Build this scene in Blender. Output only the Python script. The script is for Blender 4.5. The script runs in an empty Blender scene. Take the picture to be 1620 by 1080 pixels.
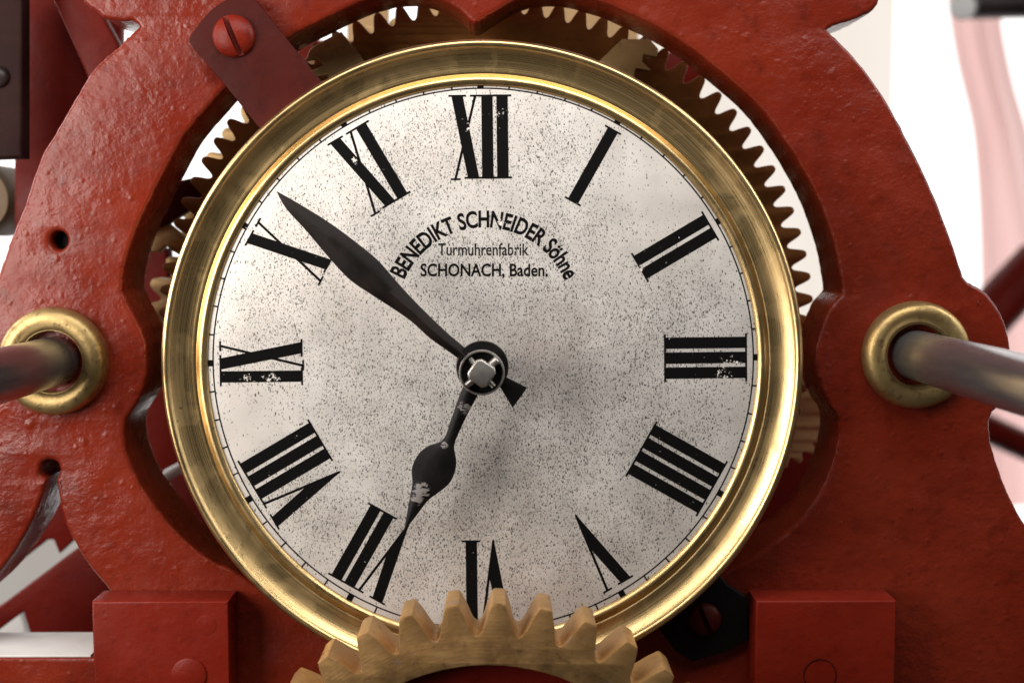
import bpy, bmesh, math, random
from mathutils import Matrix, Vector, Euler
random.seed(7)
S = bpy.context.scene
C = S.collection
MM = 0.001
# ------------------------------------------------------------------ camera
F = 2000.0            # focal length in photo pixels (photo 1620 wide)
D = 0.400             # camera to dial plane
VPX, VPY = 797.0, 381.0
pitch = math.atan((540 - VPY) / F)
yaw = math.atan((810 - VPX) / F)
R = (Matrix.Rotation(-yaw, 3, 'Z') @ Matrix.Rotation(math.radians(90) - pitch, 3, 'X'))
def ray(px, py):
    return R @ Vector(((px - 810) / F, -(py - 540) / F, -1.0))
_d = ray(765, 571)
CAM = Vector((-D * _d.x / _d.y, -D, -D * _d.z / _d.y))   # dial centre falls on the world origin
def P(px, py, Y):
    """point of the vertical plane y = Y seen at photo pixel (px, py) -> (x, z)"""
    d = ray(px, py)
    t = (Y - CAM.y) / d.y
    return (CAM.x + d.x * t, CAM.z + d.z * t)
def PL(pts, Y):
    return [P(x, y, Y) for x, y in pts]
def sc(Y):
    """metres per photo pixel on plane Y"""
    return (P(801, 381, Y)[0] - P(791, 381, Y)[0]) / 10.0
cam_d = bpy.data.cameras.new('camera')
cam = bpy.data.objects.new('camera', cam_d)
C.objects.link(cam)
cam.matrix_world = Matrix.Translation(CAM) @ R.to_4x4()
cam_d.sensor_fit = 'HORIZONTAL'
cam_d.sensor_width = 36.0
cam_d.lens = 36.0 * F / 1620
cam_d.clip_start = 0.01
cam_d.clip_end = 50
cam_d.dof.use_dof = True
cam_d.dof.focus_distance = D - 0.006
cam_d.dof.aperture_fstop = 9.0
S.camera = cam
# ------------------------------------------------------------------ light
W = bpy.data.worlds.new('World')
S.world = W
W.use_nodes = True
W.node_tree.nodes['Background'].inputs[0].default_value = (1.0, 0.93, 0.88, 1)
W.node_tree.nodes['Background'].inputs[1].default_value = 0.035
def area(name, loc, target, size, power, col, size_y=None):
    l = bpy.data.lights.new(name, 'AREA')
    l.energy = power
    l.color = col
    l.size = size
    if size_y:
        l.shape = 'RECTANGLE'
        l.size_y = size_y
    o = bpy.data.objects.new(name, l)
    C.objects.link(o)
    o.location = loc
    o.rotation_euler = (Vector(target) - Vector(loc)).to_track_quat('-Z', 'Y').to_euler()
    return o
area('left_window_lamp', (-0.36, -0.27, 0.09), (-0.03, 0.0, 0.01), 0.22, 2.3, (1.0, 0.94, 0.88), 0.30)
area('upper_window_lamp', (0.03, -0.26, 0.36), (0.0, 0.0, 0.12), 0.50, 1.75, (1.0, 0.975, 0.95), 0.22)
area('rear_left_window_lamp', (-0.62, 0.10, 0.22), (-0.15, 0.02, 0.0), 0.15, 2.0, (1.0, 0.97, 0.96), 0.40)
area('right_window_lamp', (0.62, -0.04, 0.40), (0.15, 0.0, 0.0), 0.20, 2.4, (0.97, 0.98, 1.0), 0.5)
S.view_settings.view_transform = 'Standard'
S.view_settings.look = 'None'
S.view_settings.exposure = 0.0
S.view_settings.gamma = 1.0
S.render.engine = 'CYCLES'
S.cycles.use_denoising = True
S.cycles.max_bounces = 8
# ------------------------------------------------------------------ node helpers
class NT:
    def __init__(s, name):
        s.m = bpy.data.materials.new(name)
        s.m.use_nodes = True
        s.t = s.m.node_tree
        s.b = s.t.nodes['Principled BSDF']
        s.out = s.t.nodes['Material Output']
    def n(s, typ, **kw):
        nd = s.t.nodes.new(typ)
        for k, v in kw.items():
            setattr(nd, k, v)
        return nd
    def put(s, sock, v):
        if isinstance(v, bpy.types.NodeSocket):
            s.t.links.new(v, sock)
        elif v is not None:
            if sock.type == 'RGBA' and len(v) == 3:
                v = (*v, 1)
            sock.default_value = v
    def math(s, op, a, b=None, c=None, clamp=False):
        nd = s.n('ShaderNodeMath', operation=op, use_clamp=clamp)
        for i, v in enumerate((a, b, c)):
            s.put(nd.inputs[i], v)
        return nd.outputs[0]
    def mix(s, f, a, b):
        nd = s.n('ShaderNodeMix', data_type='RGBA')
        s.put(nd.inputs[0], f); s.put(nd.inputs[6], a); s.put(nd.inputs[7], b)
        return nd.outputs[2]
    def noise(s, vec, scale, detail=3, rough=0.5, dist=0.0):
        nd = s.n('ShaderNodeTexNoise')
        s.put(nd.inputs['Vector'], vec)
        nd.inputs['Scale'].default_value = scale
        nd.inputs['Detail'].default_value = detail
        nd.inputs['Roughness'].default_value = rough
        nd.inputs['Distortion'].default_value = dist
        return nd.outputs[0]
    def vor(s, vec, scale, rnd=1.0):
        nd = s.n('ShaderNodeTexVoronoi')
        s.put(nd.inputs['Vector'], vec)
        nd.inputs['Scale'].default_value = scale
        nd.inputs['Randomness'].default_value = rnd
        return nd
    def ramp(s, v, a, b, c0=0.0, c1=1.0):
        nd = s.n('ShaderNodeMapRange', clamp=True)
        s.put(nd.inputs[0], v); s.put(nd.inputs[1], a); s.put(nd.inputs[2], b)
        s.put(nd.inputs[3], c0); s.put(nd.inputs[4], c1)
        return nd.outputs[0]
    def mapping(s, vec, scale=(1, 1, 1), rot=(0, 0, 0)):
        nd = s.n('ShaderNodeMapping')
        s.put(nd.inputs[0], vec)
        nd.inputs['Scale'].default_value = scale
        nd.inputs['Rotation'].default_value = rot
        return nd.outputs[0]
    def pos(s):
        return s.n('ShaderNodeNewGeometry').outputs['Position']
    def objc(s):
        return s.n('ShaderNodeTexCoord').outputs['Object']
    def uv(s):
        return s.n('ShaderNodeTexCoord').outputs['UV']
    def bump(s, h, strength, dist, normal=None):
        nd = s.n('ShaderNodeBump')
        nd.inputs['Strength'].default_value = strength
        nd.inputs['Distance'].default_value = dist
        s.put(nd.inputs['Height'], h)
        if normal is not None:
            s.put(nd.inputs['Normal'], normal)
        return nd.outputs[0]
    def set(s, **kw):
        al = dict(col='Base Color', metal='Metallic', rough='Roughness', normal='Normal', spec='Specular IOR Level', coat='Coat Weight')
        for k, v in kw.items():
            s.put(s.b.inputs[al.get(k, k)], v)
        return s.m
# ------------------------------------------------------------------ materials
def red_paint(name, c0, c1, rough=0.36, lump=1.0, chips=True, spec=0.4):
    k = NT(name)
    v = k.pos()
    big = k.noise(v, 24, 4, 0.6)
    patch = k.ramp(k.noise(v, 36, 3, 0.6), 0.38, 0.64, 0.25, 1.0)
    lumps = k.noise(k.mapping(v, (1, 1, 1.35), (0.2, 0.4, 0)), 240, 4, 0.58, 0.3)
    waves = k.noise(v, 70, 3, 0.5)
    fine = k.noise(v, 950, 3, 0.6)
    def pimples(scale, lim, rad):
        pim = k.vor(k.mapping(v, (1, 1, 1), (0.3, 0.2, 0.5)), scale)
        sc_ = k.n('ShaderNodeSeparateColor'); k.put(sc_.inputs[0], pim.outputs['Color'])
        sel = k.math('GREATER_THAN', sc_.outputs[0], lim)
        return k.math('MULTIPLY', k.ramp(pim.outputs['Distance'], 0.0, rad, 1.0, 0.0), sel)
    h = k.math('MULTIPLY', k.math('MULTIPLY', lumps, 0.72), patch)
    h = k.math('ADD', h, k.math('MULTIPLY', fine, 0.20))
    h = k.math('ADD', h, k.math('MULTIPLY', waves, 1.6))
    h = k.math('ADD', h, k.math('MULTIPLY', pimples(150, 0.78, 0.28), 0.45))
    h = k.math('ADD', h, k.math('MULTIPLY', pimples(330, 0.80, 0.36), 0.30))
    col = k.mix(k.ramp(big, 0.3, 0.7), c0, c1)
    col = k.mix(k.ramp(k.noise(v, 130, 5, 0.7), 0.54, 0.72, 0, 0.55), col, tuple(x * 0.5 for x in c0))
    col = k.mix(k.ramp(k.noise(v, 15, 5, 0.7, 0.5), 0.52, 0.72, 0, 0.5), col, (c0[0] * 0.42, c0[1] * 0.55, c0[2] * 0.6))
    if chips:
        chip = k.ramp(k.noise(k.mapping(v, (1, 1, 1.5)), 380, 4, 0.72), 0.735, 0.755)
        col = k.mix(chip, col, (0.030, 0.012, 0.010))
    r = k.ramp(k.noise(v, 60, 4, 0.65), 0.3, 0.7, rough - 0.08, rough + 0.16)
    return k.set(col=col, rough=r, normal=k.bump(h, 0.6 * lump, 0.0012), spec=spec)
RED = red_paint('red_oxide_paint', (0.155, 0.0130, 0.0048), (0.210, 0.0225, 0.0085), 0.27, 0.85, True, 0.30)
RED2 = red_paint('smooth_red_paint', (0.165, 0.0105, 0.0038), (0.205, 0.0150, 0.0055), 0.36, 0.40, True, 0.22)
DRED = red_paint('dark_red_strap_paint', (0.046, 0.0050, 0.0034), (0.066, 0.0078, 0.0048), 0.46, 0.3, True, 0.10)
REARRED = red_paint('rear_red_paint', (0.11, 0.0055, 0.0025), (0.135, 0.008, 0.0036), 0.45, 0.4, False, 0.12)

def brass_lathe():
    k = NT('turned_brass')
    uv = k.uv()
    lines = k.noise(k.mapping(uv, (5, 160, 1)), 1.0, 5, 0.65)
    lines2 = k.noise(k.mapping(uv, (14, 420, 1)), 1.0, 3, 0.6)
    v = k.pos()
    pat = k.noise(v, 46, 5, 0.65, 0.6)
    spots = k.noise(v, 330, 4, 0.7)
    col = k.mix(k.ramp(lines, 0.30, 0.70), (0.70, 0.44, 0.165), (0.89, 0.67, 0.345))
    col = k.mix(k.ramp(lines2, 0.64, 0.78, 0, 0.3), col, (0.42, 0.21, 0.06))
    col = k.mix(k.ramp(pat, 0.56, 0.74, 0, 0.55), col, (0.30, 0.19, 0.08))
    col = k.mix(k.ramp(spots, 0.68, 0.74, 0, 0.8), col, (0.10, 0.075, 0.05))
    # blackened grime line in the groove next to the outer rim and at the lip
    sx = k.n('ShaderNodeSeparateXYZ'); k.put(sx.inputs[0], uv)
    g = k.math('SUBTRACT', 1.0, k.math('MULTIPLY', k.math('ABSOLUTE', k.math('SUBTRACT', sx.outputs[1], 0.36)), 26.0), clamp=True)
    g = k.math('MULTIPLY', g, k.ramp(k.noise(k.mapping(uv, (30, 40, 1)), 1.0, 5, 0.7), 0.40, 0.62, 0, 0.85))
    col = k.mix(g, col, (0.085, 0.07, 0.045))
    col = k.mix(k.ramp(sx.outputs[1], 0.945, 0.965, 0, 0.85), col, (0.05, 0.035, 0.02))
    ro = k.ramp(lines, 0.35, 0.65, 0.22, 0.36)
    ro = k.math('ADD', ro, k.ramp(pat, 0.5, 0.75, 0, 0.18))
    h = k.math('ADD', k.math('MULTIPLY', lines2, 0.6), k.math('MULTIPLY', k.noise(v, 120, 3), 0.9))
    return k.set(col=col, metal=1.0, rough=ro, normal=k.bump(h, 0.13, 0.0004))
BRASS_BEZEL = brass_lathe()
def brass(name, c0, c1, rough, dirt=0.5, metal=1.0):
    k = NT(name)
    v = k.pos()
    a = k.noise(v, 55, 5, 0.65, 0.5)
    b = k.noise(v, 320, 4, 0.65)
    col = k.mix(k.ramp(a, 0.3, 0.7), c0, c1)
    col = k.mix(k.ramp(b, 0.56, 0.74, 0, dirt), col, (0.09, 0.055, 0.03))
    col = k.mix(k.ramp(k.noise(v, 30, 4, 0.7), 0.58, 0.75, 0, dirt), col, (0.22, 0.10, 0.05))
    h = k.math('ADD', b, k.math('MULTIPLY', k.noise(v, 1200, 2), 0.35))
    return k.set(col=col, metal=metal, rough=k.ramp(a, 0.3, 0.7, rough - 0.05, rough + 0.14), normal=k.bump(h, 0.25, 0.0005))
def gear_brass():
    k = NT('dull_gear_brass')
    v = k.pos(); o = k.objc()
    sx = k.n('ShaderNodeSeparateXYZ'); k.put(sx.inputs[0], o)
    rr = k.math('SQRT', k.math('ADD', k.math('MULTIPLY', sx.outputs[0], sx.outputs[0]), k.math('MULTIPLY', sx.outputs[2], sx.outputs[2])))
    cmb = k.n('ShaderNodeCombineXYZ'); k.put(cmb.inputs[0], rr); k.put(cmb.inputs[1], k.math('MULTIPLY', k.math('ARCTAN2', sx.outputs[2], sx.outputs[0]), 0.004)); k.put(cmb.inputs[2], sx.outputs[1])
    cut = k.noise(cmb.outputs[0], 2600, 3, 0.6)
    a = k.noise(v, 60, 5, 0.65, 0.4); b = k.noise(v, 340, 5, 0.7)
    col = k.mix(k.ramp(a, 0.3, 0.7), (0.40, 0.215, 0.075), (0.55, 0.335, 0.135))
    col = k.mix(k.ramp(cut, 0.45, 0.7, 0, 0.35), col, (0.26, 0.13, 0.05))
    col = k.mix(k.ramp(b, 0.58, 0.70, 0, 0.6), col, (0.12, 0.06, 0.03))
    col = k.mix(k.ramp(k.noise(v, 150, 4, 0.7), 0.60, 0.70, 0, 0.6), col, (0.42, 0.30, 0.24))
    oil = k.math('MULTIPLY', k.ramp(k.noise(v, 85, 4, 0.65), 0.44, 0.62), k.ramp(rr, 0.064, 0.070, 1, 0.25))
    col = k.mix(k.math('MULTIPLY', oil, 0.55), col, (0.10, 0.05, 0.025))
    h = k.math('ADD', k.math('MULTIPLY', cut, 0.5), b)
    return k.set(col=col, metal=0.75, rough=k.ramp(a, 0.3, 0.7, 0.42, 0.60), normal=k.bump(h, 0.3, 0.0004))
BRASS_GEAR = gear_brass()
BRASS_BACK = brass('shaded_gear_brass', (0.20, 0.075, 0.018), (0.27, 0.115, 0.03), 0.42, 0.4, 0.8)  # brass darkened in its colour for the shade behind the dial
BRASS_ARM = brass('pale_brass', (0.42, 0.27, 0.12), (0.50, 0.34, 0.16), 0.45, 0.35, 0.7)
BRASS_BUSH = brass('tarnished_brass', (0.10, 0.06, 0.025), (0.14, 0.085, 0.04), 0.55, 0.4, 0.3)
BRASS_COLLAR = brass('collar_brass', (0.36, 0.24, 0.095), (0.50, 0.36, 0.155), 0.40, 0.9, 0.9)
def steel(name, c0, c1, rough, scale=(1, 1, 1), metal=1.0, spec=0.5):
    k = NT(name)
    v = k.pos()
    a = k.noise(k.mapping(v, scale), 60, 5, 0.65)
    b = k.noise(v, 500, 3, 0.7)
    col = k.mix(k.ramp(a, 0.32, 0.68), c0, c1)
    col = k.mix(k.ramp(b, 0.6, 0.75, 0, 0.5), col, tuple(x * 0.4 for x in c0))
    return k.set(col=col, metal=metal, rough=k.ramp(a, 0.3, 0.7, rough - 0.06, rough + 0.12), normal=k.bump(b, 0.12, 0.0003), spec=spec)
STEEL = steel('browned_steel', (0.20, 0.195, 0.205), (0.36, 0.355, 0.37), 0.21, (1, 0.12, 1), 0.85)
DARKSTEEL = steel('black_iron', (0.020, 0.013, 0.012), (0.045, 0.030, 0.028), 0.40, metal=0.3)
BRIGHTSTEEL = steel('worn_bright_steel', (0.42, 0.39, 0.36), (0.62, 0.58, 0.54), 0.36)
BLACKHOLE = steel('shade_black', (0.004, 0.003, 0.003), (0.008, 0.006, 0.006), 0.6, metal=0.0, spec=0.12)  # near-black, paints shade on the lower strap and in the collar gaps
def hand_mat(name, c0, c1, spots):
    """blued steel with bare worn patches of fixed places (x, z, radius in mm)"""
    k = NT(name)
    v = k.pos()
    a = k.noise(k.mapping(v, (1, 1, 1)), 90, 4, 0.6)
    b = k.noise(v, 700, 4, 0.7)
    col = k.mix(k.ramp(a, 0.35, 0.65), c0, c1)
    col = k.mix(k.ramp(b, 0.70, 0.74, 0, 0.7), col, (0.16, 0.13, 0.12))
    worn = None
    for x, z, r in spots:
        d = k.n('ShaderNodeVectorMath', operation='DISTANCE')
        sp = k.mapping(v, (1, 0, 1)); k.put(d.inputs[0], sp); d.inputs[1].default_value = (x, 0, z)
        m = k.ramp(d.outputs['Value'], r * 0.35, r, 1, 0)
        worn = m if worn is None else k.math('MAXIMUM', worn, m)
    if worn is not None:
        wn = k.noise(k.mapping(v, (1, 1, 2.2), (0, 0.6, 0)), 480, 5, 0.68)
        w = k.ramp(k.math('ADD', k.math('MULTIPLY', worn, 0.33), wn), 0.76, 0.80)
        col = k.mix(w, col, (0.24, 0.215, 0.205))
    return k.set(col=col, metal=0.0, spec=0.16, rough=k.ramp(a, 0.3, 0.7, 0.42, 0.56), normal=k.bump(b, 0.25, 0.0003))
SILVER0, SILVER1 = (0.84, 0.775, 0.71), (0.95, 0.905, 0.85)
def px(x, y):
    return P(x, y, 0.0)
def dial_mat():
    k = NT('speckled_silvered_dial')
    v = k.pos()
    sx = k.n('ShaderNodeSeparateXYZ'); k.put(sx.inputs[0], v)
    X, Z = sx.outputs[0], sx.outputs[2]
    rr = k.math('SQRT', k.math('ADD', k.math('MULTIPLY', X, X), k.math('MULTIPLY', Z, Z)))
    flat = k.mapping(v, (1, 0, 1))
    base = k.mix(k.ramp(k.noise(flat, 22, 4, 0.6), 0.3, 0.7), SILVER0, SILVER1)
    base = k.mix(k.ramp(k.noise(flat, 60, 4, 0.65), 0.54, 0.74, 0, 0.22), base, (0.62, 0.50, 0.43))
    # density field of the corrosion pits
    den = k.ramp(k.noise(flat, 30, 5, 0.68), 0.34, 0.66, 0.16, 1.35)
    core = k.n('ShaderNodeVectorMath', operation='DISTANCE'); k.put(core.inputs[0], flat); core.inputs[1].default_value = (0.018, 0, -0.016)
    den = k.math('ADD', den, k.ramp(core.outputs['Value'], 0.008, 0.062, 0.38, 0.0))
    den = k.math('MULTIPLY', den, k.ramp(rr, 0.0735, 0.0855, 1.0, 0.22))
    q = k.n('ShaderNodeVectorMath', operation='DISTANCE'); k.put(q.inputs[0], flat)
    q.inputs[1].default_value = (px(1085, 320)[0], 0, px(1085, 320)[1])
    den = k.math('MULTIPLY', den, k.ramp(q.outputs['Value'], 0.010, 0.040, 0.20, 1.0))
    q = k.n('ShaderNodeVectorMath', operation='DISTANCE'); k.put(q.inputs[0], flat)
    q.inputs[1].default_value = (px(395, 660)[0], 0, px(395, 660)[1])
    den = k.math('MULTIPLY', den, k.ramp(q.outputs['Value'], 0.004, 0.026, 0.15, 1.0))
    def layer(scale, stretch, ang, r0, r1, mul, seed):
        vv = k.mapping(flat, (1, 1, stretch), (0, ang, 0))
        # wobble
        vo = k.vor(k.mapping(vv, (1, 1, 1), (0, 0, 0)), scale)
        cs = k.n('ShaderNodeSeparateColor'); k.put(cs.inputs[0], vo.outputs['Color'])
        rad = k.ramp(cs.outputs[1], 0, 1, r0, r1)
        inside = k.ramp(k.math('SUBTRACT', vo.outputs['Distance'], rad), -0.05, 0.05, 1, 0)
        keep = k.math('LESS_THAN', cs.outputs[0], k.math('MULTIPLY', den, mul))
        tone = k.ramp(cs.outputs[2], 0, 1, 0.35, 1.0)
        return k.math('MULTIPLY', k.math('MULTIPLY', inside, keep), tone)
    s1 = layer(2250, 0.56, 0.25, 0.12, 0.50, 1.0, 0)
    s2 = layer(1500, 0.40, -0.45, 0.07, 0.34, 0.62, 1)
    s3 = layer(3400, 0.7, 0.2, 0.18, 0.52, 1.25, 2)
    sp = k.math('MAXIMUM', k.math('MAXIMUM', s1, s2), k.math('MULTIPLY', s3, 0.75))
    col = k.mix(k.math('MULTIPLY', sp, 0.92), base, (0.016, 0.011, 0.009))
    # brown stains, a few clumps
    st = k.ramp(k.noise(flat, 260, 5, 0.7), 0.70, 0.76, 0, 0.75)
    st = k.math('MULTIPLY', st, k.ramp(k.noise(flat, 38, 2), 0.46, 0.56))
    col = k.mix(st, col, (0.13, 0.075, 0.045))
    # circular wear line of a hand that once dragged, from II to V
    ang = k.math('ARCTAN2', Z, X)
    for r0 in (0.0578, 0.0590):
        line = k.ramp(k.math('ABSOLUTE', k.math('SUBTRACT', rr, r0)), 0.00006, 0.00017, 1, 0)
        sect = k.math('MULTIPLY', k.ramp(ang, -0.95, -0.55), k.ramp(ang, 0.10, 0.40, 1, 0))
        line = k.math('MULTIPLY', k.math('MULTIPLY', line, sect), k.ramp(k.noise(flat, 180, 3), 0.42, 0.62, 0, 0.75))
        col = k.mix(line, col, (0.12, 0.09, 0.07))
    # soft cast shadow of the hub, painted brownish to its right
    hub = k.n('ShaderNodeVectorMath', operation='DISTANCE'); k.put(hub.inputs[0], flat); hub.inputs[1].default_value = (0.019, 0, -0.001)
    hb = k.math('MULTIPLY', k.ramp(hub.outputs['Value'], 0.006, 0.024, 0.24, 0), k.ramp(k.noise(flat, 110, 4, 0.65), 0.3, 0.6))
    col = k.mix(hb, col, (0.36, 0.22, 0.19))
    h = k.math('SUBTRACT', k.math('MULTIPLY', k.noise(k.mapping(flat, (0.08, 1, 1)), 1500, 3), 0.25), sp)
    return k.set(col=col, metal=0.72, rough=k.ramp(k.noise(flat, 90, 3), 0.3, 0.7, 0.46, 0.56), normal=k.bump(h, 0.18, 0.0002))
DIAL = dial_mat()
def print_mat():
    k = NT('black_dial_print')
    v = k.mapping(k.pos(), (1, 0, 1))
    worn = None
    for x, y, r in ((1155, 572, 18), (1142, 592, 19), (430, 598, 19), (392, 598, 14), (795, 352, 13), (812, 396, 8), (745, 200, 12), (793, 178, 12),
                    (1015, 425, 12), (560, 255, 10)):
        d = k.n('ShaderNodeVectorMath', operation='DISTANCE'); k.put(d.inputs[0], v)
        q = px(x, y); d.inputs[1].default_value = (q[0], 0, q[1])
        m = k.ramp(d.outputs['Value'], r * 0.00006, r * 0.00024, 0.85 if r > 20 else 0.55, 0)
        worn = m if worn is None else k.math('MAXIMUM', worn, m)
    a = k.noise(v, 650, 5, 0.72)
    b = k.noise(k.mapping(v, (2.2, 1, 1), (0, 0.5, 0)), 1000, 4, 0.7)
    w = k.ramp(k.math('ADD', k.math('MULTIPLY', worn, 0.27), a), 0.672, 0.70)
    w = k.math('MAXIMUM', w, k.ramp(b, 0.725, 0.75, 0, 0.8))
    col = k.mix(w, (0.005, 0.0045, 0.0045), SILVER0)
    return k.set(col=col, rough=0.55, metal=0.0, spec=0.06)
PRINT = print_mat()
def emit(name, col, st):
    k = NT(name)
    e = k.n('ShaderNodeEmission'); k.put(e.inputs[0], col); e.inputs[1].default_value = st
    k.t.links.new(e.outputs[0], k.out.inputs[0])
    return k.m
GLASS = emit('daylit_window_pane', (1.0, 0.985, 0.965), 1.8)
def curtain_mat():
    k = NT('pink_curtain_cloth')
    v = k.pos()
    c = k.mix(k.ramp(k.noise(k.mapping(v, (1, 1, 0.1)), 30, 3), 0.3, 0.7), (0.64, 0.38, 0.365), (0.70, 0.48, 0.465))
    tr = k.n('ShaderNodeBsdfTranslucent'); k.put(tr.inputs[0], c)
    tp = k.n('ShaderNodeBsdfTransparent'); k.put(tp.inputs[0], (1.0, 0.72, 0.70))
    mx = k.n('ShaderNodeMixShader'); mx.inputs[0].default_value = 0.06
    k.t.links.new(tr.outputs[0], mx.inputs[1]); k.t.links.new(tp.outputs[0], mx.inputs[2])
    k.t.links.new(mx.outputs[0], k.out.inputs[0])
    return k.m
CURTAIN = curtain_mat()
def plain(name, col, rough=0.5, metal=0.0):
    k = NT(name)
    c = k.mix(k.ramp(k.noise(k.pos(), 60, 4), 0.3, 0.7), tuple(x * 0.85 for x in col), col)
    return k.set(col=c, rough=rough, metal=metal)
PALE = plain('pale_enamel', (0.78, 0.76, 0.73), 0.4)
WOOD = plain('tan_wood', (0.50, 0.30, 0.13), 0.6)
# ------------------------------------------------------------------ mesh helpers
def finish(me, name, mat, parent=None, origin=None, smooth=35):
    """link mesh (world coordinates) with its origin moved to `origin`"""
    o = bpy.data.objects.new(name, me)
    if origin is None:
        n = max(1, len(me.vertices))
        xs = [v.co for v in me.vertices]
        origin = Vector(((min(c.x for c in xs) + max(c.x for c in xs)) / 2, (min(c.y for c in xs) + max(c.y for c in xs)) / 2, (min(c.z for c in xs) + max(c.z for c in xs)) / 2))
    origin = Vector(origin)
    me.transform(Matrix.Translation(-origin))
    C.objects.link(o)
    if mat:
        me.materials.clear(); me.materials.append(mat)
    if parent is not None:
        po = Vector((0, 0, 0)); q = parent
        while q is not None:
            po += q.location; q = q.parent
        o.parent = parent
        o.location = origin - po
    else:
        o.location = origin
    for p in me.polygons:
        p.use_smooth = True
    try:
        me.set_sharp_from_angle(angle=math.radians(smooth))
    except Exception:
        pass
    return o
def empty(name, loc):
    o = bpy.data.objects.new(name, None)
    o.empty_display_size = 0.01
    C.objects.link(o); o.location = loc
    return o
def tag(o, label, cat, group=None, kind=None):
    o['label'] = label
    if cat: o['category'] = cat
    if group: o['group'] = group
    if kind: o['kind'] = kind
    return o
def catmull(pts, n=6, closed=True):
    out = []
    N = len(pts)
    rng = range(N) if closed else range(N - 1)
    for i in rng:
        g = lambda j: pts[j % N] if closed else pts[max(0, min(N - 1, j))]
        p0, p1, p2, p3 = g(i - 1), g(i), g(i + 1), g(i + 2)
        for s in range(n):
            t = s / n
            out.append(tuple(0.5 * ((2 * p1[a]) + (-p0[a] + p2[a]) * t + (2 * p0[a] - 5 * p1[a] + 4 * p2[a] - p3[a]) * t * t + (-p0[a] + 3 * p1[a] - 3 * p2[a] + p3[a]) * t ** 3) for a in (0, 1)))
    if not closed:
        out.append(pts[-1])
    return out
def smooth_path(segs, n=5):
    """closed path from open runs of points; runs are smoothed, joints between runs stay corners"""
    out = []
    for s in segs:
        out += catmull(s, n, False) if len(s) > 2 else list(s)
    return out
def circle(cx, cz, r, n=48, a0=0.0):
    return [(cx + r * math.cos(a0 + 2 * math.pi * i / n), cz + r * math.sin(a0 + 2 * math.pi * i / n)) for i in range(n)]
def plate_mesh(loops, yf, thick, bevel=0.0, res=2):
    """flat casting: loops of (x, z), front face at y = yf, body behind it"""
    cu = bpy.data.curves.new('tmp', 'CURVE')
    cu.dimensions = '2D'
    cu.fill_mode = 'BOTH'
    for L in loops:
        sp = cu.splines.new('POLY')
        sp.points.add(len(L) - 1)
        for i, (x, z) in enumerate(L):
            sp.points[i].co = (x, z, 0, 1)
        sp.use_cyclic_u = True
    cu.extrude = max(1e-6, thick / 2 - bevel)
    cu.bevel_depth = bevel
    cu.bevel_resolution = res
    cu.offset = -bevel
    ob = bpy.data.objects.new('tmp', cu)
    C.objects.link(ob)
    dg = bpy.context.evaluated_depsgraph_get(); dg.update()
    me = bpy.data.meshes.new_from_object(ob.evaluated_get(dg))
    bpy.data.objects.remove(ob); bpy.data.curves.remove(cu)
    yc = yf + thick / 2
    for v in me.vertices:
        x, y, z = v.co
        v.co = (x, yc - z, y)
    bm = bmesh.new(); bm.from_mesh(me)
    bmesh.ops.remove_doubles(bm, verts=bm.verts, dist=2e-6)
    bmesh.ops.recalc_face_normals(bm, faces=bm.faces)
    bm.to_mesh(me); bm.free()
    return me
def plate(name, loops, yf, thick, mat, bevel=0.0, parent=None, res=2, origin=None):
    return finish(plate_mesh(loops, yf, thick, bevel, res), name, mat, parent, origin)
def lathe_mesh(profile, cx, cz, n=128, closed=False, uv=False):
    """profile of (radius, y) turned about the axis through (cx, cz) along y"""
    me = bpy.data.meshes.new('lathe')
    bm = bmesh.new()
    rings = []
    for r, y in profile:
        if r < 1e-7:
            rings.append([bm.verts.new((cx, y, cz))])
        else:
            rings.append([bm.verts.new((cx + r * math.cos(2 * math.pi * i / n), y, cz + r * math.sin(2 * math.pi * i / n))) for i in range(n)])
    ul = bm.loops.layers.uv.new('UVMap') if uv else None
    ln = [0.0]
    for a, b in zip(profile, profile[1:]):
        ln.append(ln[-1] + math.hypot(a[0] - b[0], a[1] - b[1]))
    tot = ln[-1] or 1
    idx = list(range(len(rings) - 1))
    for j in idx:
        A, B = rings[j], rings[j + 1]
        for i in range(n):
            i2 = (i + 1) % n
            if len(A) == 1 and len(B) == 1: continue
            if len(A) == 1: f = bm.faces.new((A[0], B[i], B[i2])); uvs = ((i, j), (i, j + 1), (i + 1, j + 1))
            elif len(B) == 1: f = bm.faces.new((A[i], B[0], A[i2])); uvs = ((i, j), (i, j + 1), (i + 1, j))
            else: f = bm.faces.new((A[i], B[i], B[i2], A[i2])); uvs = ((i, j), (i, j + 1), (i + 1, j + 1), (i + 1, j))
            if ul:
                for lp, (a, b) in zip(f.loops, uvs):
                    lp[ul].uv = (a / n, ln[b] / tot)
    bmesh.ops.recalc_face_normals(bm, faces=bm.faces)
    bm.to_mesh(me); bm.free()
    return me
def tube_mesh(p0, p1, r0, r1=None, n=40, bevel=0.0):
    """capped rod from p0 to p1"""
    r1 = r0 if r1 is None else r1
    p0, p1 = Vector(p0), Vector(p1)
    L = (p1 - p0).length
    b = min(bevel, L * 0.3, min(r0, r1) * 0.5)
    prof = [(0, 0), (r0 - b, 0), (r0, b), (r1, L - b), (r1 - b, L), (0, L)] if b > 0 else [(0, 0), (r0, 0), (r1, L), (0, L)]
    me = lathe_mesh(prof, 0, 0, n)
    q = Vector((0, 1, 0)).rotation_difference((p1 - p0).normalized()).to_matrix().to_4x4()
    me.transform(Matrix.Translation(p0) @ q)
    return me
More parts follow.
